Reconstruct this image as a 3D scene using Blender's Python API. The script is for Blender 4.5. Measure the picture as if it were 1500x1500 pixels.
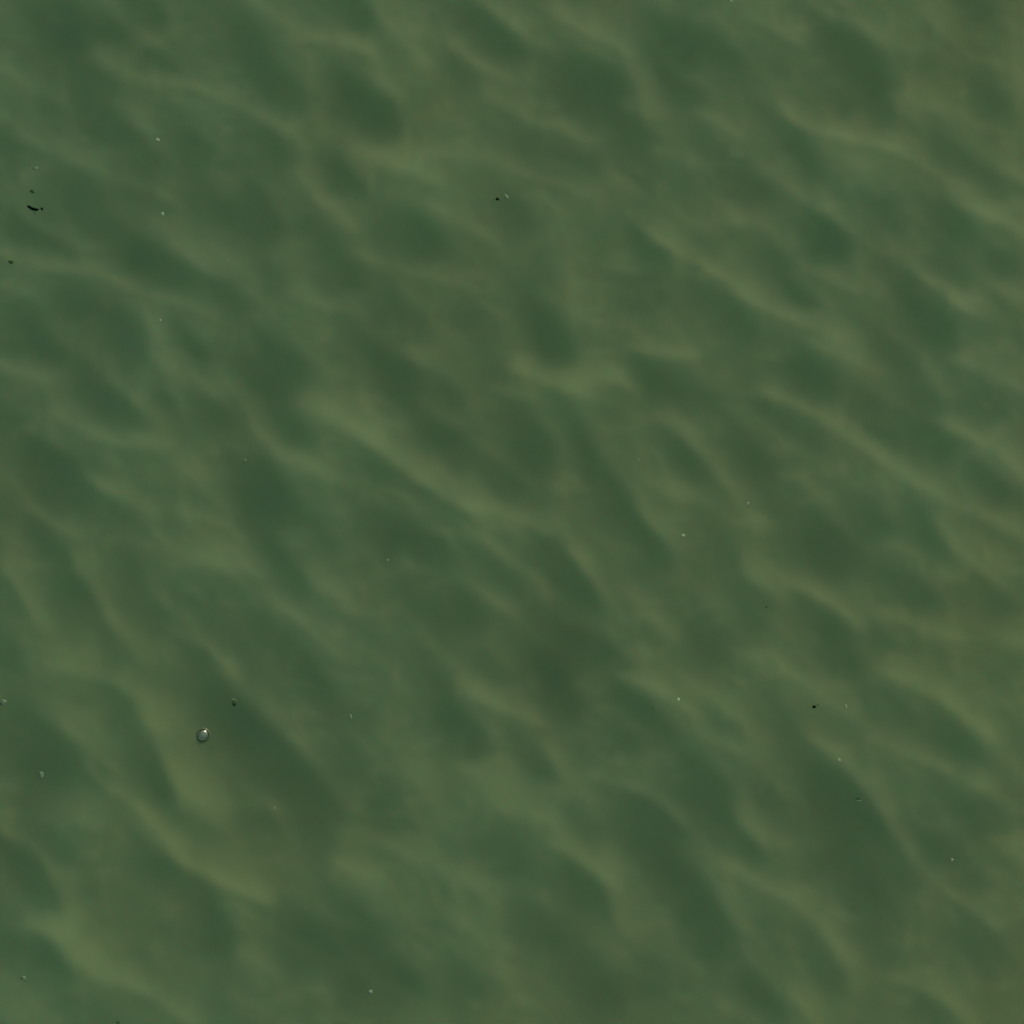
import bpy, bmesh, math, random
import numpy as np
from mathutils import Vector, Quaternion

SC = bpy.context.scene
for o in list(bpy.data.objects):
    bpy.data.objects.remove(o)
rad = math.radians
RNG = random.Random(7)

# ------------------------------------------------------------------ camera
CAM_H, TILT, HALF = 4.2, rad(8.0), rad(10.0)        # metres above the water, tilt off straight down, half field of view
cam_data = bpy.data.cameras.new('camera')
cam_data.sensor_width = 36.0
cam_data.lens = 18.0 / math.tan(HALF)
cam_data.clip_start, cam_data.clip_end = 0.02, 2000.0
cam = bpy.data.objects.new('camera', cam_data)
SC.collection.objects.link(cam)
cam.location = (0.0, 0.0, CAM_H)
cam.rotation_euler = (TILT, 0.0, 0.0)
SC.camera = cam

# ------------------------------------------------------------------ sky, sun, exposure
SUN_ELEV, SUN_AZ = rad(21.0), rad(32.0)               # azimuth: clockwise from +Y (the far side of the picture)
world = bpy.data.worlds.new('World')
SC.world = world
world.use_nodes = True
wn = world.node_tree.nodes
sky = wn.new('ShaderNodeTexSky')
sky.sky_type = 'NISHITA'
sky.sun_disc = False
sky.sun_elevation = SUN_ELEV
sky.sun_rotation = SUN_AZ
wn['Background'].inputs['Strength'].default_value = 0.06
world.node_tree.links.new(sky.outputs[0], wn['Background'].inputs['Color'])
sl = bpy.data.lights.new('sun', 'SUN')
sl.energy = 4.0
sl.angle = rad(0.6)
sl.color = (1.0, 0.85, 0.62)
sun = bpy.data.objects.new('sun', sl)
SC.collection.objects.link(sun)
SUN_DIR = Vector((math.sin(SUN_AZ) * math.cos(SUN_ELEV), math.cos(SUN_AZ) * math.cos(SUN_ELEV), math.sin(SUN_ELEV)))
sun.rotation_euler = SUN_DIR.to_track_quat('Z', 'Y').to_euler()
sun.location = SUN_DIR * 20
SC.view_settings.view_transform = 'Standard'
SC.view_settings.look = 'None'
SC.view_settings.exposure = 1.48
SC.view_settings.gamma = 1.0
SC.view_settings.use_curve_mapping = False

# ------------------------------------------------------------------ materials
def new_mat(name):
    m = bpy.data.materials.new(name)
    m.use_nodes = True
    nt = m.node_tree
    return m, nt, nt.nodes['Principled BSDF']

def mix_rgb(nt, fac, a, b):
    n = nt.nodes.new('ShaderNodeMix')
    n.data_type = 'RGBA'
    nt.links.new(fac, n.inputs[0])
    for i, c in ((6, a), (7, b)):
        if isinstance(c, tuple):
            n.inputs[i].default_value = (*c, 1)
        else:
            nt.links.new(c, n.inputs[i])
    return n.outputs[2]

def noise(nt, coord, scale, detail, lo, hi, dist=0.0):
    n = nt.nodes.new('ShaderNodeTexNoise')
    n.inputs['Scale'].default_value = scale
    n.inputs['Detail'].default_value = detail
    n.inputs['Distortion'].default_value = dist
    nt.links.new(coord, n.inputs['Vector'])
    r = nt.nodes.new('ShaderNodeMapRange')
    r.inputs[1].default_value, r.inputs[2].default_value = lo, hi
    nt.links.new(n.outputs[0], r.inputs[0])
    return r.outputs[0]

# murky green water: algae and silt held in suspension drift in soft olive and bottle-green clouds
WATER_TEAL = (0.0417, 0.0775, 0.0362)
WATER_OLIVE = (0.0478, 0.0790, 0.0335)
def water_material():
    m, nt, p = new_mat('murky_green_water')
    tc = nt.nodes.new('ShaderNodeTexCoord').outputs['Object']
    sep = nt.nodes.new('ShaderNodeSeparateXYZ')
    nt.links.new(tc, sep.inputs[0])
    f1 = noise(nt, tc, 1.7, 2.0, 0.25, 0.75, 0.6)
    ad = nt.nodes.new('ShaderNodeMath'); ad.operation = 'MULTIPLY_ADD'     # more olive towards +X
    nt.links.new(sep.outputs[0], ad.inputs[0]); ad.inputs[1].default_value = 0.45; nt.links.new(f1, ad.inputs[2])
    ad.use_clamp = True
    c = mix_rgb(nt, ad.outputs[0], WATER_TEAL, WATER_OLIVE)
    nt.links.new(c, p.inputs['Base Color'])
    # part of the light wanders in the murk: red dies out within millimetres, green travels far before it comes back
    p.inputs['Subsurface Weight'].default_value = 0.45
    p.inputs['Subsurface Radius'].default_value = (0.02, 1.0, 0.7)
    p.inputs['Subsurface Scale'].default_value = 1.6
    p.inputs['Roughness'].default_value = 0.12
    p.inputs['IOR'].default_value = 1.333
    return m

def simple_mat(name, col, rough=0.6, var=0.25, scale=900.0, spec=0.3, ior=1.4):
    m, nt, p = new_mat(name)
    tc = nt.nodes.new('ShaderNodeTexCoord').outputs['Object']
    f = noise(nt, tc, scale, 2.0, 0.3, 0.7)
    lo = tuple(c * (1 - var) for c in col); hi = tuple(min(1, c * (1 + var)) for c in col)
    nt.links.new(mix_rgb(nt, f, lo, hi), p.inputs['Base Color'])
    p.inputs['Roughness'].default_value = rough
    p.inputs['IOR'].default_value = ior
    p.inputs['Specular IOR Level'].default_value = spec
    return m

# ------------------------------------------------------------------ where a direction of view meets the water
TH = math.tan(HALF)
def to_world(u, v):                                    # u, v: place in a 1500 x 1500 view -> point on still water
    x = (u - 750.0) / 750.0 * TH
    y = -(v - 750.0) / 750.0 * TH
    dy = y * math.cos(TILT) + math.sin(TILT)
    dz = y * math.sin(TILT) - math.cos(TILT)
    t = CAM_H / -dz
    return x * t, dy * t
def to_view(X, Y):
    yc = Y * math.cos(TILT) - CAM_H * math.sin(TILT)
    zc = -(Y * math.sin(TILT) + CAM_H * math.cos(TILT))
    return 750.0 + X / -zc / TH * 750.0, 750.0 - yc / -zc / TH * 750.0

# ------------------------------------------------------------------ the ripples
# hollows (slopes turned from the sun): x, y, half-length, half-width, heading (degrees clockwise from right), strength
HOLLOWS = [
(97,45,62,38,60,1),(227,20,35,18,45,.5),(163,50,42,20,30,.45),(365,60,60,32,50,.7),(415,135,52,30,50,.7),(235,95,45,20,40,.4),(150,125,45,18,30,.4),
(165,185,62,28,35,.5),(222,240,40,22,45,.75),(290,220,60,24,45,.5),(400,225,52,28,45,.55),(10,200,40,20,40,.4),(385,320,58,28,55,.75),(320,310,52,28,50,.45),
(215,290,60,20,40,.4),(140,300,75,32,35,.35),(20,330,50,20,35,.5),(85,365,50,13,30,.45),(185,360,70,28,35,.5),(250,395,58,28,30,.95),(335,435,45,17,35,.55),
(120,440,50,28,45,.6),(405,410,30,15,40,.4),(45,460,40,20,40,.4),(190,480,50,25,50,.5),(510,405,42,28,50,.75),(465,330,45,20,45,.4),
(523,20,42,26,50,.75),(730,55,66,24,40,1),(683,110,46,20,50,.55),(550,165,62,30,40,1),(868,125,68,42,25,.85),(935,195,42,20,35,.65),(790,215,60,24,35,.45),
(935,240,45,20,40,.45),(760,315,42,28,35,.55),(610,345,58,36,20,.75),(645,365,25,18,40,.3),(515,270,42,20,45,.45),(950,365,52,18,40,.6),(785,460,50,25,55,.6),
(820,505,45,24,55,.75),(590,460,60,28,45,.5),(860,245,50,20,35,.35),(995,70,60,28,35,.55),(790,400,40,20,45,.35),
(1045,75,60,25,30,.6),(1265,90,78,30,50,.95),(1290,155,40,22,60,.55),(1435,10,45,20,30,.5),(1455,140,52,22,55,.6),(1165,205,52,18,45,.5),(1100,270,62,20,40,.65),
(1190,245,40,16,50,.45),(1215,352,48,27,40,.9),(1405,335,48,25,50,.85),(1455,270,42,20,40,.6),(1400,230,42,20,40,.45),(1310,305,40,18,40,.3),(1140,390,42,20,45,.5),
(1175,435,42,15,35,.55),(1075,470,60,30,45,.65),(1360,450,82,27,45,.7),(1395,395,40,20,45,.4),(1475,390,40,18,35,.5),(1230,150,40,22,45,.35),(1010,140,45,20,30,.4),
(10,507,40,22,40,.5),(75,510,42,20,45,.4),(195,515,46,24,50,.6),(165,590,66,25,45,.85),(245,583,30,12,45,.55),(412,545,58,46,40,1),(430,630,42,22,50,.65),(5,605,40,20,40,.5),
(95,700,75,35,48,1.15),(395,722,75,35,50,1.1),(70,790,56,18,40,.6),(145,690,40,16,40,.35),(185,765,50,18,35,.35),(110,865,72,25,50,.6),(13,880,45,22,50,.5),(195,840,42,22,50,.35),
(225,900,50,24,50,.45),(170,945,46,15,50,.5),(300,880,50,20,40,.4),(295,960,46,15,45,.55),(395,800,50,20,50,.5),(435,850,42,18,50,.45),(15,960,42,24,50,.5),(395,930,50,20,40,.4),(310,610,40,18,40,.35),
(590,545,62,25,45,.75),(660,580,38,22,45,.7),(625,620,60,24,45,.45),(670,660,46,24,45,.6),(815,515,40,22,55,.3),(730,545,40,20,40,.35),(780,655,72,32,55,1),(850,640,52,17,55,.55),
(740,705,52,20,35,.5),(975,570,52,24,40,.6),(990,660,46,18,45,.4),(900,730,60,28,50,.65),(950,800,56,22,50,.8),(565,690,42,20,35,.5),(625,800,60,28,30,.85),(735,845,52,20,40,.55),
(840,850,76,25,55,1),(680,895,52,34,50,.7),(620,885,50,25,45,.4),(830,945,72,38,45,.75),(895,960,52,18,45,.65),(800,985,50,30,40,.55),
(1020,580,52,24,40,.6),(1195,550,46,32,35,.85),(1135,610,45,16,40,.4),(1275,590,42,24,40,.5),(1355,575,60,20,50,.55),(1360,645,60,27,25,.7),(1450,590,45,22,35,.5),(1465,715,60,20,35,.55),
(1015,680,60,18,50,.5),(1110,680,52,28,45,.65),(1215,800,72,38,45,1),(1275,765,46,25,45,.7),(1365,790,56,20,55,.65),(1335,865,52,28,35,.6),(1215,915,56,20,40,.75),(1285,930,42,18,45,.55),
(1240,965,48,20,45,.65),(1110,880,45,18,45,.45),(1045,925,50,24,45,.45),(1460,880,55,20,40,.35),(1065,810,42,20,45,.35),
(72,1105,68,45,40,1),(187,1050,45,20,50,.45),(230,1130,60,24,60,.6),(245,1178,40,18,55,.45),(335,1040,60,30,45,.7),(400,1105,88,33,48,.95),(465,1170,70,28,50,.85),(80,1235,52,20,45,.6),
(60,1290,66,22,52,.8),(7,1250,40,20,45,.5),(140,1130,40,18,40,.4),(230,1262,45,20,40,.5),(300,1310,50,22,35,.45),(320,1368,46,32,60,.8),(460,1380,52,34,45,.85),(70,1400,42,20,45,.55),(95,1425,35,16,45,.4),
(385,1200,52,20,40,.45),(470,1235,45,22,45,.5),(10,1375,40,24,50,.5),
(685,1078,62,28,50,.95),(830,1030,45,28,60,.75),(785,1115,52,20,45,.6),(930,1035,50,20,40,.55),(965,1055,50,18,45,.6),(580,1190,52,24,55,.55),(960,1205,72,30,40,.9),(760,1265,60,28,40,.35),
(865,1310,62,28,45,.8),(800,1370,60,24,50,.5),(530,1360,60,30,40,.75),(590,1435,52,28,45,.65),(520,1440,40,22,45,.5),(680,1440,45,25,55,.5),(875,1440,82,34,50,.65),(915,1085,50,20,40,.45),(510,1110,50,22,50,.5),
(970,1265,60,26,35,.6),(855,1205,50,22,45,.3),
(1040,1165,70,34,52,1),(1090,1240,45,20,45,.55),(1065,1065,45,18,40,.5),(1125,1165,42,18,45,.45),(1215,1150,60,28,45,.7),(1265,1190,60,24,50,.8),(1230,1230,55,30,50,.55),(1315,1270,72,30,50,.6),
(1285,1325,72,30,50,.65),(1410,1095,56,22,45,.7),(1320,1045,45,20,45,.4),(1450,1200,55,24,45,.5),(1360,1245,45,22,45,.4),(1020,1310,60,30,55,.6),(1050,1370,60,30,50,.65),(1215,1430,45,25,55,.55),
(1120,1460,55,24,45,.55),(525,145,45,20,45,.4),(500,250,42,20,45,.5),(285,510,36,15,45,.55),(340,600,40,16,45,.4),(50,500,45,22,45,.45),(890,130,35,30,40,.3),(990,125,46,15,40,.45),
(950,425,42,24,45,.4),(960,555,40,18,40,.35),(1190,635,45,16,40,.35),(1375,490,60,24,45,.55),(1300,640,40,16,45,.4),(885,700,42,20,50,.4),(450,980,60,24,48,.45),(485,1025,50,20,48,.4),(540,1055,45,20,48,.4),
(1050,970,60,24,45,.4),(1110,915,40,16,42,.35),(1160,1070,60,20,48,.35),(950,1435,50,24,48,.4),(1375,1230,45,20,45,.35),(1415,1200,55,22,48,.4),(655,745,50,18,40,.35),(535,505,40,18,45,.4),(705,470,45,22,45,.4),
(690,625,40,16,45,.35),(1060,395,45,18,42,.3),(1320,520,45,18,45,.4),(1415,610,40,14,40,.35),(560,770,45,22,40,.35),(470,780,45,16,48,.35),(360,960,45,16,45,.4),(640,990,50,22,48,.35),(730,985,40,18,45,.35),
(1415,1280,55,26,40,.5),(1440,1380,60,30,40,.45),(1310,1410,50,22,40,.4),(1370,1480,50,20,35,.45),
]
# crests (slopes turned to the sun): strength, width, then the line of the crest
CRESTS = [
(.4,15,0,97,30,117),(.6,15,137,80,187,110,233,123,283,130,333,150,383,177,430,200),(.55,13,430,60,500,63,530,75),(.35,14,377,7,430,47),(.45,16,188,180,222,190),(.5,20,17,197,60,215,100,233,160,257,200,270),
(.65,20,233,330,260,360,287,385,335,398),(.65,16,0,370,57,390,147,400,200,427,260,440,290,455),(.4,14,0,420,30,427),(.4,16,215,460,230,490),(.5,18,447,260,467,290,500,313),(.45,16,420,425,450,443,500,450),
(.6,26,562,20,580,50,605,75),(.5,14,510,68,528,76),(.5,16,707,3,753,37,785,55),(.65,18,820,20,860,45,897,65),(.4,18,912,80,928,110,940,150),(.5,18,667,67,700,90,740,110),(.35,30,700,130,735,150),(.45,15,547,113,577,137),
(.5,15,815,185,860,205),(.4,15,500,200,540,225),(.8,24,545,235,585,246,620,258),(.4,22,650,225,690,232),(.5,17,635,308,690,335,745,362),(.45,14,535,378,600,398,660,410),(.4,14,740,240,800,265,870,280),(.4,20,835,400,840,450),
(.95,19,960,350,1000,375,1040,395,1075,420),(.85,17,1095,440,1140,462,1180,475,1220,495),
(.8,14,1150,165,1190,190,1245,205,1300,218),(.45,18,1300,218,1350,240,1395,270),(.8,26,1405,300,1450,320,1500,340),(.5,28,1240,230,1270,250),(.55,16,1030,170,1085,200),
(.45,13,1130,250,1187,300,1235,335,1290,370,1335,395,1370,425,1410,450),(.5,16,1395,446,1430,460),(.5,20,1070,315,1100,326),(.6,18,1195,398,1235,415),(.5,16,1100,25,1160,55),(.5,16,1200,10,1250,45,1300,65),(.4,16,1350,20,1400,60),
(.4,20,1485,60,1495,110),(.5,16,1480,250,1505,268),(.5,15,1460,420,1505,442),(.45,22,1350,150,1385,160),(.4,18,1305,150,1325,165),
(.55,18,0,535,70,555),(.5,16,228,520,245,540,270,560),(.5,13,167,567,200,590,230,617),(.7,14,83,607,140,637,165,648,215,650),(.7,11,45,630,80,650),(.75,14,123,697,157,718,205,742),(.55,18,235,665,270,690,310,725),(.45,11,33,740,75,765,110,785),
(.5,15,300,565,350,605,383,640,410,668),(.8,14,410,668,447,685,480,700),(.85,28,465,600,495,615),(.55,20,500,615,540,645),(1.15,20,540,645,580,675,615,700,650,725,690,745),(.6,12,690,745,720,750,770,765,800,780),(.5,14,800,780,825,805,850,830,878,870),
(.8,30,300,820,335,826),(.65,18,460,845,500,880),(.65,17,400,885,440,910,480,945),(.55,15,120,835,147,877,175,925,195,950),(.5,24,0,830,40,870,60,930),(.45,22,85,975,120,985),(.5,12,250,920,310,955,340,985),
(.9,17,767,540,800,560,850,577),(.55,22,845,560,880,560),(.45,13,725,570,755,580),(.65,15,930,512,980,522,1010,520),(.35,20,640,605,670,620),(.35,22,820,695,850,710),(.35,18,705,650,725,665),(.6,16,935,748,970,778),(.55,20,970,718,1000,730),
(.65,14,710,873,745,897),(.4,12,590,825,640,847,680,862),(.4,14,695,780,750,825,790,855),(.45,20,945,898,975,925),(.5,20,970,615,995,632),(.35,14,580,515,640,540),
(.75,14,1123,577,1173,597,1213,620,1257,647,1287,673),(.5,20,1270,658,1300,675),(.65,15,1200,510,1253,527),(1.1,22,1400,630,1440,650,1473,670,1505,700),(.65,18,1400,527,1450,545,1505,572),(.8,18,1327,700,1367,722),(.65,20,1385,785,1417,817,1443,833),
(.65,16,1423,747,1467,767,1505,790),(.85,16,1160,853,1200,877,1235,895,1255,915),(.4,13,1300,797,1350,820,1400,843),(.6,16,1310,907,1350,920,1385,932),(.5,14,1057,700,1078,730,1100,760),(.45,15,1000,637,1040,675),(.5,18,1095,830,1135,865),
(.65,14,1100,963,1150,983,1200,1017,1235,1040),(1,18,1307,990,1350,1008,1390,1030,1435,1070),(.35,14,1350,533,1390,600),(.35,16,1167,700,1207,747),(.5,20,1485,940,1505,950),
(.8,24,220,1057,245,1100,255,1140,275,1160),(.5,25,275,1160,310,1180),(.55,14,180,1005,215,1027),(.5,22,85,1055,120,1085),(.6,14,127,1127,167,1157,207,1190),(1,15,207,1190,240,1227,260,1253),(.75,14,260,1253,317,1287,383,1315),
(.9,13,45,1356,90,1368),(1.3,24,90,1368,112,1400,140,1420),(.9,14,140,1420,205,1450,245,1475,280,1500),(.5,22,320,1290,355,1305),(.5,18,0,1215,50,1245,75,1285,95,1330),(.45,16,350,1390,390,1420),(.5,22,488,1260,505,1275),
(.4,16,355,1020,390,1045,435,1090),(.45,25,0,1475,40,1495),(.3,25,110,1195,140,1215),
(.85,20,690,1015,735,1037,775,1050),(.85,18,915,993,960,1010,1000,1035),(.75,40,715,1155,765,1180),(.5,18,670,1120,710,1135),(.7,13,883,1140,925,1157,965,1175,995,1200),(.85,17,817,1240,860,1267,885,1285),(.55,18,888,1290,895,1320,915,1355),
(.55,24,590,1245,625,1265),(.5,16,680,1285,710,1315),(.5,16,660,1337,700,1370),(.4,22,725,1420,745,1445),(.4,24,560,1080,600,1130,640,1190),(.4,15,500,1263,570,1300,600,1345),(.4,14,800,1095,825,1130),
(.5,20,1020,1010,1065,1045),(.7,16,1190,1083,1227,1112,1263,1150,1285,1180),(.6,15,1277,1083,1320,1103,1385,1128,1427,1148),(.5,18,1043,1083,1090,1105),(.65,16,1075,1190,1090,1205,1112,1228),
(.85,17,1067,1270,1110,1293,1160,1320,1207,1363,1233,1397),(.4,16,1057,1313,1080,1345),(.8,16,1313,1433,1360,1453,1400,1480,1425,1502),(.65,15,1333,1260,1367,1290,1417,1327,1450,1353),(.6,20,1167,1460,1190,1487),(.35,16,1300,1207,1333,1247),
(.35,20,1060,1470,1085,1485),(.5,24,1475,1240,1495,1255),
]

def add_hollow(F, x0, y0, step, h):
    cx, cy, a, b, ang, s = h
    R = 2.4 * max(a, b) * 1.35
    i0, i1 = max(0, int((cy - R - y0) / step)), min(F.shape[0], int((cy + R - y0) / step) + 2)
    j0, j1 = max(0, int((cx - R - x0) / step)), min(F.shape[1], int((cx + R - x0) / step) + 2)
    if i1 <= i0 or j1 <= j0: return
    Y, X = np.mgrid[i0:i1, j0:j1]
    X = X * step + x0 - cx; Y = Y * step + y0 - cy
    c, sn = math.cos(rad(ang)), math.sin(rad(ang))
    u = X * c + Y * sn; v = X * sn - Y * c                 # v grows to the upper right
    v = v - 0.10 * u * u / a                               # bowed
    r2 = (u / np.where(u > 0, a * .72, a * 1.1)) ** 2 + (v / np.where(v > 0, b * .85, b * 1.30)) ** 2
    rr = np.sqrt(u * u / (a * a) + v * v / (b * b)) + 1e-6
    fr = np.clip(0.5 + 0.75 * (0.6 * u / a + v / b) / rr, 0, 1)        # crisp on the lower right and upper right, fading behind
    F[i0:i1, j0:j1] -= s * np.exp(-np.maximum(r2, 1e-9) ** (1.15 + 1.05 * fr) * 0.9)

def add_crest(F, x0, y0, step, cr):
    s, w = cr[0], cr[1]
    P = np.array(cr[2:], float).reshape(-1, 2)
    if len(P) == 1: P = np.vstack([P, P + (3, 2)])
    R = 3.2 * w + 20
    lo, hi = P.min(0) - R, P.max(0) + R
    i0, i1 = max(0, int((lo[1] - y0) / step)), min(F.shape[0], int((hi[1] - y0) / step) + 2)
    j0, j1 = max(0, int((lo[0] - x0) / step)), min(F.shape[1], int((hi[0] - x0) / step) + 2)
    if i1 <= i0 or j1 <= j0: return
    Y, X = np.mgrid[i0:i1, j0:j1]
    X = X * step + x0; Y = Y * step + y0
    seg = P[1:] - P[:-1]; L = np.hypot(seg[:, 0], seg[:, 1]); cum = np.concatenate([[0], np.cumsum(L)]); T = cum[-1]
    wsum = np.zeros(X.shape); vs = np.zeros(X.shape); us = np.zeros(X.shape); dmin = np.full(X.shape, 1e9)
    for k in range(len(seg)):                               # signed distance and run along the line, blended over its legs
        d = seg[k] / L[k]
        px, py = X - P[k, 0], Y - P[k, 1]
        t = px * d[0] + py * d[1]
        v = px * d[1] - py * d[0]
        tt = t.copy()
        if k > 0: tt = np.maximum(tt, 0)
        if k < len(seg) - 1: tt = np.minimum(tt, L[k])
        dd = np.hypot(t - tt, v)
        wt = np.exp(-dd / (0.5 * w + 3)) + 1e-12
        vs += wt * np.where(v >= 0, 1, -1) * dd; us += wt * (cum[k] + tt); wsum += wt
    v = vs / wsum; u = us / wsum
    end = max(1.2 * w, 14)
    e = np.where(u < 0, u / end, np.where(u > T, (u - T) / (1.5 * end), 0))
    taper = 0.75 + 0.25 * np.sin(np.clip(u / T, 0, 1) * math.pi)
    if T > 90: taper *= 0.92 + 0.22 * np.cos(u / 14.0 + P[0, 0])      # long crests break into shorter ones
    vv = np.where(v > 0, v / (w * 1.7), v / (w * 0.42))
    core = np.where(v > 0, v / (w * .5), v / (w * 0.35))
    F[i0:i1, j0:j1] += s * taper * (.75 * np.exp(-vv ** 2) + .25 * np.exp(-core ** 2)) * np.exp(-e ** 2)

# the patch of water under the viewer repeats every SIDE metres, so that the ripples run on out of view
N, SIDE = 1024, 4.6
XC, YC = 0.0, CAM_H * math.tan(TILT)
STEP = SIDE / N
gx = (np.arange(N) - N / 2) * STEP + XC
gy = (np.arange(N) - N / 2) * STEP + YC
GX, GY = np.meshgrid(gx, gy)

VS = 2.0                                                    # view-space canvas, 2 px a cell
V0 = -200.0
VN = int(1900 / VS)
view = np.zeros((VN, VN))
for h in HOLLOWS: add_hollow(view, V0, V0, VS, h)
for c in CRESTS: add_crest(view, V0, V0, VS, c)

# the same sort of ripples, scattered, for the water outside the frame (millimetres, y pointing down)
wild = np.zeros((N, N))
mm = STEP * 1000
side = SIDE * 1000
for k in range(2500):
    cx, cy = RNG.uniform(0, side), RNG.uniform(0, side)
    h = (RNG.uniform(30, 75), RNG.uniform(15, 36), RNG.gauss(44, 8), RNG.uniform(.3, 1))
    ln, a, s, w = RNG.uniform(30, 160), rad(RNG.gauss(34, 10)), RNG.uniform(.35, .95), RNG.uniform(12, 22)
    qx, qy = RNG.uniform(0, side), RNG.uniform(0, side)
    bend = RNG.gauss(0, .15)
    for ox in (-side, 0, side):
        for oy in (-side, 0, side):
            if -250 < cx + ox < side + 250 and -250 < cy + oy < side + 250:
                add_hollow(wild, 0, 0, mm, (cx + ox, cy + oy, *h))
            if k < 1900 and -300 < qx + ox < side + 300 and -300 < qy + oy < side + 300:
                pts = [qx + ox, qy + oy]
                for q in (0, 1):
                    pts += [pts[-2] + ln / 2 * math.cos(a + q * bend), pts[-1] + ln / 2 * math.sin(a + q * bend)]
                add_crest(wild, 0, 0, mm, (s, w, *pts))
wild = wild[::-1]                                           # rows now run with +Y

U, V = to_view(GX, GY)
fu, fv = (U - V0) / VS, (V - V0) / VS
iu, iv = np.clip(fu.astype(int), 0, VN - 2), np.clip(fv.astype(int), 0, VN - 2)
tu, tv = np.clip(fu - iu, 0, 1), np.clip(fv - iv, 0, 1)
samp = (view[iv, iu] * (1 - tu) + view[iv, iu + 1] * tu) * (1 - tv) + (view[iv + 1, iu] * (1 - tu) + view[iv + 1, iu + 1] * tu) * tv
edge = np.minimum(np.minimum(U, 1500 - U), np.minimum(V, 1500 - V))
mask = np.clip((edge + 60) / 70, 0, 1); mask = mask * mask * (3 - 2 * mask)
mi = samp[mask > .99].mean()
wild = (wild - wild.mean()) * samp[mask > .99].std() / wild.std()
lean = (samp - mi) * mask + wild * (1 - mask)
# fine wandering ripples everywhere
lean = lean - lean.mean()

# heights whose slope towards the sun is that lean
kx = np.fft.fftfreq(N, STEP) * 2 * math.pi
KX, KY = np.meshgrid(kx, kx)
K2 = KX ** 2 + KY ** 2
rn = np.random.RandomState(3)
kr = np.sqrt(K2) + 1e-9
s_al = np.abs(KX * math.sin(SUN_AZ) + KY * math.cos(SUN_AZ)) / kr
ca, sa = math.cos(rad(38)), math.sin(rad(38))              # streaks run to the lower right
KA, KB = KX * ca - KY * sa, KX * sa + KY * ca
def wander(along, across, wide):
    e = np.sqrt((KA * along) ** 2 + (KB * across) ** 2) / (2 * math.pi) + 1e-9
    g = np.real(np.fft.ifft2(np.fft.fft2(rn.normal(size=(N, N))) * np.exp(-(np.log(e) / wide) ** 2)))
    return g / g.std()
g1, g2 = wander(0.17, 0.075, 0.35), wander(0.10, 0.05, 0.35)
rims = np.exp(-(g1 / .28) ** 2) + 0.6 * np.exp(-(g2 / .28) ** 2) * (g1 > -2)
ph = (-GX * sa * -1 + GY * ca) / 0.054 + 0.9 * wander(0.20, 0.085, 0.4)
ph -= np.floor(ph)
saw = np.exp(-ph / 0.32) * (1 - np.exp(-(1 - ph) / 0.06)) * np.clip(0.6 + 0.5 * wander(0.14, 0.07, 0.4), 0, 1.4)
lean = lean + 0.40 * (saw - saw.mean()) + 0.16 * (rims - rims.mean()) + 0.035 * wander(0.06, 0.035, 0.4) * (1 + 0.4 * g1)
lean = np.where(lean > 0, 1.05 * np.tanh(lean / 1.05), 0.42 * np.tanh(0.6 * lean / 0.42))   # crests lean more steeply than hollows
lean = lean - lean.mean()
SLOPE = 0.365
KL = KX * math.sin(SUN_AZ) + KY * math.cos(SUN_AZ)
F = np.fft.fft2(lean * SLOPE)
soft = np.exp(-K2 * (0.0028 ** 2) / 2)
# slope to the sun is -dh/ds
H = -F * (-1j * KL) / (KL ** 2 + 0.012 * K2 + 1.2 ** 2) * soft
H[0, 0] = 0
height = np.real(np.fft.ifft2(H))
print('ripple heights', height.min(), height.max(), 'lean std', lean.std())

def height_at(x, y):
    fx, fy = (x - gx[0]) / STEP, (y - gy[0]) / STEP
    i, j = int(math.floor(fx)), int(math.floor(fy)); a, b = fx - i, fy - j
    g = lambda jj, ii: height[jj % N, ii % N]
    return (g(j, i) * (1 - a) + g(j, i + 1) * a) * (1 - b) + (g(j + 1, i) * (1 - a) + g(j + 1, i + 1) * a) * b
def tilt_at(x, y):
    e = 0.006
    n = Vector((height_at(x - e, y) - height_at(x + e, y), height_at(x, y - e) - height_at(x, y + e), 2 * e))
    return n.normalized()

# one sheet of water: fine cells near the viewer, growing to the horizon; ripples fade into still water far off
inner = 820                                                 # cells across the fine part
c0 = N // 2 - inner // 2
fine = np.arange(c0, c0 + inner + 1)
grow = []
d, s = 0.0, STEP
while d < 900:
    s *= 1.22; d += s; grow.append(d)
grow = np.array(grow)
ax = np.concatenate([gx[fine[0]] - grow[::-1], gx[fine], gx[fine[-1]] + grow])
ay = np.concatenate([gy[fine[0]] - grow[::-1], gy[fine], gy[fine[-1]] + grow])
M = len(ax)
AX, AY = np.meshgrid(ax, ay)
ix = np.round((AX - gx[0]) / STEP).astype(int) % N
iy = np.round((AY - gy[0]) / STEP).astype(int) % N
far = np.maximum(np.abs(AX - XC), np.abs(AY - YC)) - (inner / 2 * STEP)
AZ = height[iy, ix] * np.exp(-np.clip(far, 0, None) / 0.35)
co = np.stack([AX, AY, AZ], -1).reshape(-1, 3).astype(np.float32)
idx = np.arange(M * M).reshape(M, M)
quads = np.stack([idx[:-1, :-1], idx[:-1, 1:], idx[1:, 1:], idx[1:, :-1]], -1).reshape(-1, 4).astype(np.int32)
me = bpy.data.meshes.new('water')
me.vertices.add(len(co)); me.vertices.foreach_set('co', co.ravel())
me.loops.add(quads.size); me.loops.foreach_set('vertex_index', quads.ravel())
me.polygons.add(len(quads))
me.polygons.foreach_set('loop_start', np.arange(0, quads.size, 4, dtype=np.int32))
me.polygons.foreach_set('use_smooth', np.ones(len(quads), dtype=bool))
me.update(calc_edges=True)
me.materials.append(water_material())
water = bpy.data.objects.new('water', me)
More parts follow.
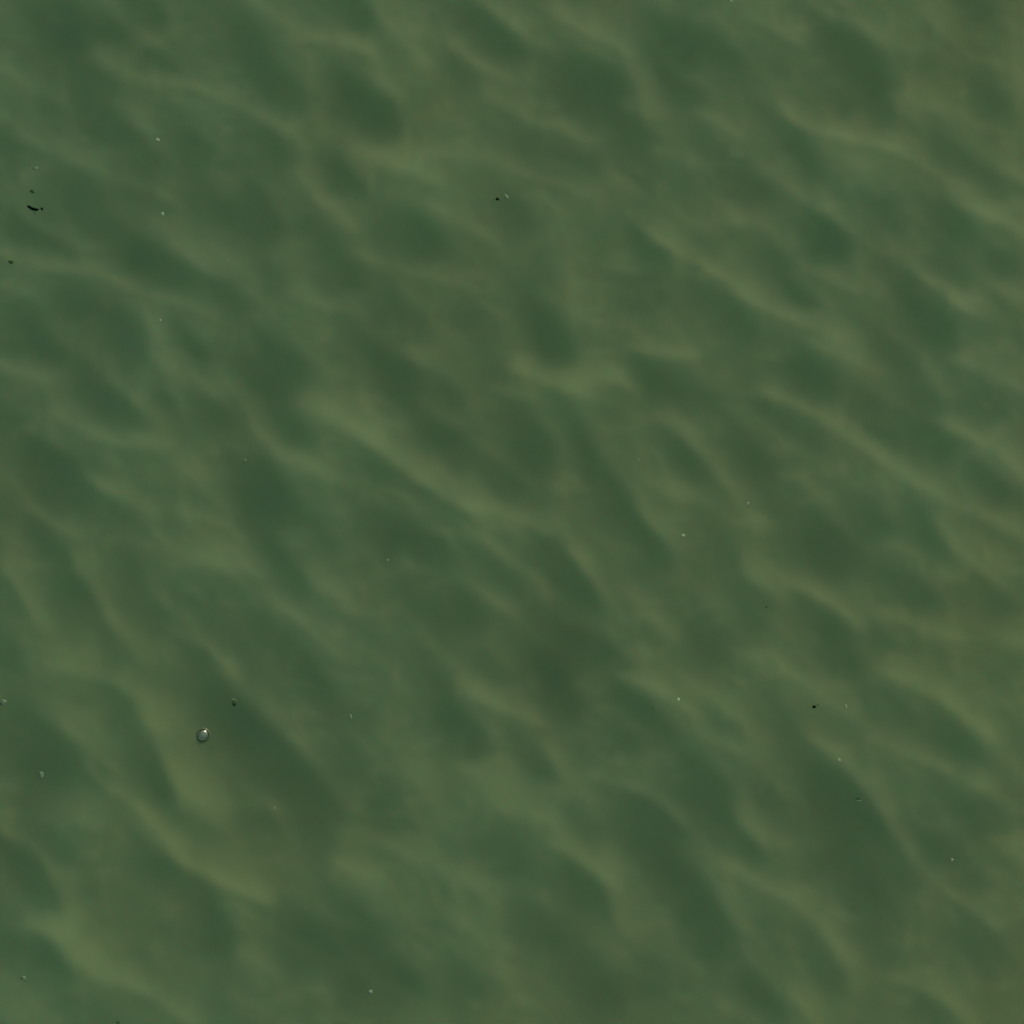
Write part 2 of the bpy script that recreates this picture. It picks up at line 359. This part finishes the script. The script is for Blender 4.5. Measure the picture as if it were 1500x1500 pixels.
SC.collection.objects.link(water)
water['kind'] = 'structure'

# ------------------------------------------------------------------ floating things
def link_mesh(name, bm, mat, parent=None, smooth=True):
    m = bpy.data.meshes.new(name)
    bm.normal_update(); bm.to_mesh(m); bm.free()
    for p in m.polygons: p.use_smooth = smooth
    m.materials.append(mat)
    o = bpy.data.objects.new(name, m)
    SC.collection.objects.link(o)
    o.parent = parent
    return o
def tag(o, label, cat, group=None):
    o['label'] = label; o['category'] = cat
    if group: o['group'] = group
    return o

MM = 0.001
dark_bark = simple_mat('wet_black_bark', (0.002, 0.0025, 0.0015), 0.8, spec=0.0)
dark_soil = simple_mat('dark_plant_scrap', (0.014, 0.026, 0.010), 0.8, spec=0.0)
drowned = simple_mat('drowned_plant_scrap', (0.030, 0.060, 0.026), 0.8, spec=0.0)
foam_pale = simple_mat('pale_foam', (0.095, 0.135, 0.087), 0.5)
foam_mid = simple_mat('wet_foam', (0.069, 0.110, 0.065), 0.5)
foam_dim = simple_mat('sunken_foam', (0.047, 0.080, 0.044), 0.5)

def lump(seed, rx, ry, rz, rough=0.28):                     # an irregular scrap
    r = random.Random(seed)
    bm = bmesh.new()
    bmesh.ops.create_icosphere(bm, subdivisions=2, radius=1.0)
    ph = [r.uniform(0, 6.28) for _ in range(4)]
    for v in bm.verts:
        a = math.atan2(v.co.y, v.co.x)
        k = 1 + rough * (math.sin(2 * a + ph[0]) * .6 + math.sin(3 * a + ph[1]) * .5 + math.sin(5 * a + ph[2]) * .35) + r.uniform(-.1, .1)
        v.co = Vector((v.co.x * rx * k, v.co.y * ry * k, v.co.z * rz * (1 + r.uniform(-.2, .2))))
    return bm

def settle(o, u, v, lift=0.0, spin=0.0):
    x, y = to_world(u, v)
    n = tilt_at(x, y)
    o.location = Vector((x, y, height_at(x, y))) + n * lift
    q = n.to_track_quat('Z', 'Y')
    o.rotation_mode = 'QUATERNION'
    o.rotation_quaternion = q @ Quaternion((0, 0, 1), spin)
    return o

# name, u, v, rx, ry (mm), spin degrees, material, label, category, group
PALE = 'pale foam flecks floating on the water'
DARK = 'dark plant scraps floating on the water'
SCRAPS = [
('foam_fleck', 232, 207, 3.0, 2.2, 0, foam_pale, 'pale round foam fleck, upper of the two bright ones on the upper left water', PALE),
('foam_fleck', 238.5, 314, 2.6, 2.4, 20, foam_pale, 'bright foam fleck with a dark scrap at its side, lower of the upper left pair', PALE),
('foam_fleck', 53, 248, 3.2, 2.8, 0, foam_dim, 'dim sunken foam fleck straight above the black twig', PALE),
('foam_fleck', 235, 470, 1.8, 2.2, 0, foam_mid, 'tiny pale fleck below the two bright upper left flecks', PALE),
('foam_fleck', 5, 1029, 4.0, 4.4, 30, foam_dim, 'soft blurred pale fleck touching the left edge of the picture', PALE),
('foam_fleck', 60.5, 1135, 4.6, 3.6, 70, foam_mid, 'jagged pale fleck in the dark hollow left of and below the bubble', PALE),
('foam_fleck', 36.5, 1433, 3.6, 3.6, 0, foam_dim, 'blurred pale fleck near the lower left corner of the picture', PALE),
('foam_fleck', 542.5, 1453, 3.0, 2.8, 0, foam_pale, 'bright foam fleck at the bottom of the picture left of centre', PALE),
('foam_fleck', 514, 1050, 1.5, 3.4, -10, foam_mid, 'thin upright pale fleck to the right of the bubble', PALE),
('foam_fleck', 401, 1183, 2.2, 1.9, 0, foam_dim, 'faint fleck below and to the right of the bubble', PALE),
('foam_fleck', 567.5, 820, 1.7, 2.2, 10, foam_mid, 'tiny pale fleck on the water left of the middle, clear of all others', PALE),
('foam_fleck', 1000.5, 785, 2.9, 2.3, 0, foam_pale, 'bright foam fleck alone right of the middle of the picture', PALE),
('foam_fleck', 993.5, 1025, 2.7, 2.7, 0, foam_mid, 'pale fleck to the left of the round black speck', PALE),
('foam_fleck', 1096, 738, 2.4, 2.9, 0, foam_dim, 'dim fleck up and to the right of the lone bright fleck', PALE),
('foam_fleck', 935, 675, 1.1, 2.4, 0, foam_dim, 'hair-thin upright fleck, highest of those right of the middle', PALE),
('foam_fleck', 1228.5, 1114, 2.3, 2.5, 0, foam_mid, 'pale fleck on an olive crest below the round black speck', PALE),
('foam_fleck', 1239, 1035, 2.2, 2.7, 0, foam_dim, 'faint fleck just right of the round black speck', PALE),
('foam_fleck', 1395, 1260, 1.8, 2.9, 15, foam_pale, 'bright slanted fleck at the lower right of the picture', PALE),
('foam_fleck', 1070, 6, 2.7, 2.2, 0, foam_dim, 'faint fleck at the top edge of the picture', PALE),
('foam_fleck', 742, 287, 1.9, 3.8, -20, foam_mid, 'upright pale fleck right beside the dark scrap at top centre', PALE),
('foam_fleck', 1257.5, 1173.5, 4.0, 0.9, 5, foam_mid, 'flat pale fleck tucked under a small dark scrap at lower right', PALE),
('foam_fleck', 358, 674, 2.5, 2.7, 0, foam_dim, 'dim sunken fleck on the rim of a dark hollow at left', PALE),
('plant_scrap', 62, 307, 2.0, 2.1, 0, dark_bark, 'small black scrap off the right end of the twig', DARK),
('plant_scrap', 48, 282, 2.9, 2.6, 0, dark_soil, 'dull dark scrap between the twig and the dim fleck above it', DARK),
('plant_scrap', 52, 313, 2.4, 1.4, 20, drowned, 'faint drowned scrap just under the twig', DARK),
('plant_scrap', 16.5, 384.5, 3.6, 3.1, 0, dark_soil, 'soft dark round scrap at the left edge below the twig', DARK),
('plant_scrap', 343, 1028, 4.6, 5.0, 0, drowned, 'blurred drowned scrap in a dark hollow above the bubble to its right', DARK),
('plant_scrap', 728.5, 290.3, 3.0, 1.8, 0, dark_bark, 'black pointed scrap at the top centre of the picture', DARK),
('plant_scrap', 1192.5, 1035.5, 2.5, 2.5, 0, dark_bark, 'round black speck on the right side of the picture', DARK),
('plant_scrap', 1198, 1032.5, 1.2, 1.2, 0, dark_soil, 'tiny dark crumb touching the round black speck at its upper right', DARK),
('plant_scrap', 1256, 1170, 2.6, 1.0, 10, dark_soil, 'small dark scrap on top of a flat pale fleck at lower right', DARK),
('plant_scrap', 1347, 1190.5, 2.6, 1.0, -30, drowned, 'faint drowned scrap at right below the flat fleck and its dark scrap', DARK),
('plant_scrap', 173, 1498, 2.2, 1.6, 0, dark_soil, 'dark scrap cut by the bottom edge of the picture', DARK),
('plant_scrap', 956.5, 1037, 1.3, 2.2, 0, drowned, 'faint drowned scrap left of the pale fleck at lower centre right', DARK),
('plant_scrap', 1122.5, 889, 1.4, 1.2, 0, dark_soil, 'minute dark scrap between the lone bright fleck and the round black speck', DARK),
('plant_scrap', 243.5, 314, 1.2, 1.1, 0, drowned, 'tiny dark scrap at the right side of a bright foam fleck, upper left', DARK),
]
for k, (nm, u, v, rx, ry, sp, mat, lab, grp) in enumerate(SCRAPS):
    bm = lump(k + 11, rx * MM, ry * MM, (0.06 if mat in (drowned, foam_dim) else 0.20) * MM)
    x, y = to_world(u, v); z = height_at(x, y)
    c, sn = math.cos(-rad(sp)), math.sin(-rad(sp))
    for w in bm.verts:                                      # wet scraps drape over the ripple they lie on
        wx, wy = w.co.x * c - w.co.y * sn, w.co.x * sn + w.co.y * c
        w.co = Vector((wx, wy, height_at(x + wx, y + wy) - z + w.co.z + 0.03 * MM))
    o = link_mesh(nm, bm, mat)
    o.location = (x, y, z)
    tag(o, lab, 'foam fleck' if nm == 'foam_fleck' else 'plant scrap', grp)

def tube(pts, radii, seg=10):
    bm = bmesh.new(); rings = []
    for i, p in enumerate(pts):
        d = (pts[min(i + 1, len(pts) - 1)] - pts[max(i - 1, 0)]).normalized()
        s = d.cross(Vector((0, 0, 1))).normalized(); t = s.cross(d)
        rings.append([bm.verts.new(p + (s * math.cos(q) + t * math.sin(q)) * radii[i]) for q in [2 * math.pi * k / seg for k in range(seg)]])
    for a, b in zip(rings, rings[1:]):
        for k in range(seg): bm.faces.new((a[k], a[(k + 1) % seg], b[(k + 1) % seg], b[k]))
    bm.faces.new(rings[0][::-1]); bm.faces.new(rings[-1])
    return bm

# the black twig
tw = [(40.5, 303.2, 1.3), (43.5, 304, 1.9), (46.5, 306, 1.8), (49.5, 307, 2.1), (53, 307.8, 1.9), (56, 308, 1.7), (57.3, 308, 1.0)]
bx, by = to_world(49, 306.5); bz = height_at(bx, by)
pts = []
for u, v, r in tw:
    x, y = to_world(u, v); pts.append(Vector((x - bx, y - by, height_at(x, y) - bz - 0.0011)))
twig = link_mesh('twig', tube(pts, [q[2] * 1.2 * MM for q in tw]), dark_bark)
twig.location = (bx, by, bz)
tag(twig, 'short bent black twig floating near the left edge of the picture', 'twig')

# the bubble: a thin clear dome standing in a raised collar of water
def film_material():
    m = bpy.data.materials.new('bubble_film'); m.use_nodes = True
    nt = m.node_tree; n = nt.nodes; L = nt.links
    out = n['Material Output']; n.remove(n['Principled BSDF'])
    tr = n.new('ShaderNodeBsdfTransparent'); tr.inputs[0].default_value = (0.97, 0.98, 0.96, 1)
    gl = n.new('ShaderNodeBsdfGlossy'); gl.inputs['Roughness'].default_value = 0.2; gl.inputs['Color'].default_value = (1, 1, 1, 1)
    fr = n.new('ShaderNodeFresnel'); fr.inputs[0].default_value = 1.7
    mx = n.new('ShaderNodeMixShader')
    sc = n.new('ShaderNodeMath'); sc.operation = 'MULTIPLY'; sc.inputs[1].default_value = 0.45
    L.new(fr.outputs[0], sc.inputs[0]); L.new(sc.outputs[0], mx.inputs[0]); L.new(tr.outputs[0], mx.inputs[1]); L.new(gl.outputs[0], mx.inputs[2]); L.new(mx.outputs[0], out.inputs[0])
    return m
bub = bpy.data.objects.new('bubble', None)
bub.empty_display_size = 0.01
SC.collection.objects.link(bub)
settle(bub, 296.5, 1075.5, 0.3 * MM)
tag(bub, 'clear round air bubble with a bright glint floating at lower left', 'bubble')
def dome(R, a0, drop=0.0, seg=40, rings=14):                          # a cap of a sphere from the pole to a0
    bm = bmesh.new(); top = bm.verts.new((0, 0, R - drop)); prev = None
    for i in range(1, rings + 1):
        a = a0 * i / rings
        ring = [bm.verts.new((R * math.sin(a) * math.cos(q), R * math.sin(a) * math.sin(q), R * math.cos(a) - drop)) for q in [2 * math.pi * k / seg for k in range(seg)]]
        for k in range(seg):
            if prev is None: bm.faces.new((top, ring[k], ring[(k + 1) % seg]))
            else: bm.faces.new((prev[k], ring[k], ring[(k + 1) % seg], prev[(k + 1) % seg]))
        prev = ring
    return bm
link_mesh('film', dome(9.9 * MM, rad(60), drop=4.95 * MM), film_material(), bub)
bm = bmesh.new(); seg, sec = 40, 12    # the raised collar
grid = [[bm.verts.new(((8.6 * MM + 1.5 * MM * math.cos(b)) * math.cos(a), (8.6 * MM + 1.5 * MM * math.cos(b)) * math.sin(a), 0.1 * MM + 0.5 * MM * math.sin(b)))
         for b in [2 * math.pi * j / sec for j in range(sec)]] for a in [2 * math.pi * i / seg for i in range(seg)]]
for i in range(seg):
    for j in range(sec):
        bm.faces.new((grid[i][j], grid[(i + 1) % seg][j], grid[(i + 1) % seg][(j + 1) % sec], grid[i][(j + 1) % sec]))
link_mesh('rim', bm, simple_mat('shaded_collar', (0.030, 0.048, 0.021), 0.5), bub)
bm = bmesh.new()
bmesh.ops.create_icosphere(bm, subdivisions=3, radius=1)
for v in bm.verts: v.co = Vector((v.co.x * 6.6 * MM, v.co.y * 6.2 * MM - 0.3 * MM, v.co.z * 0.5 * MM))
link_mesh('caustic_disc', bm, foam_mid, bub)  # pale disc added for the light gathered inside the bubble, in foam colour
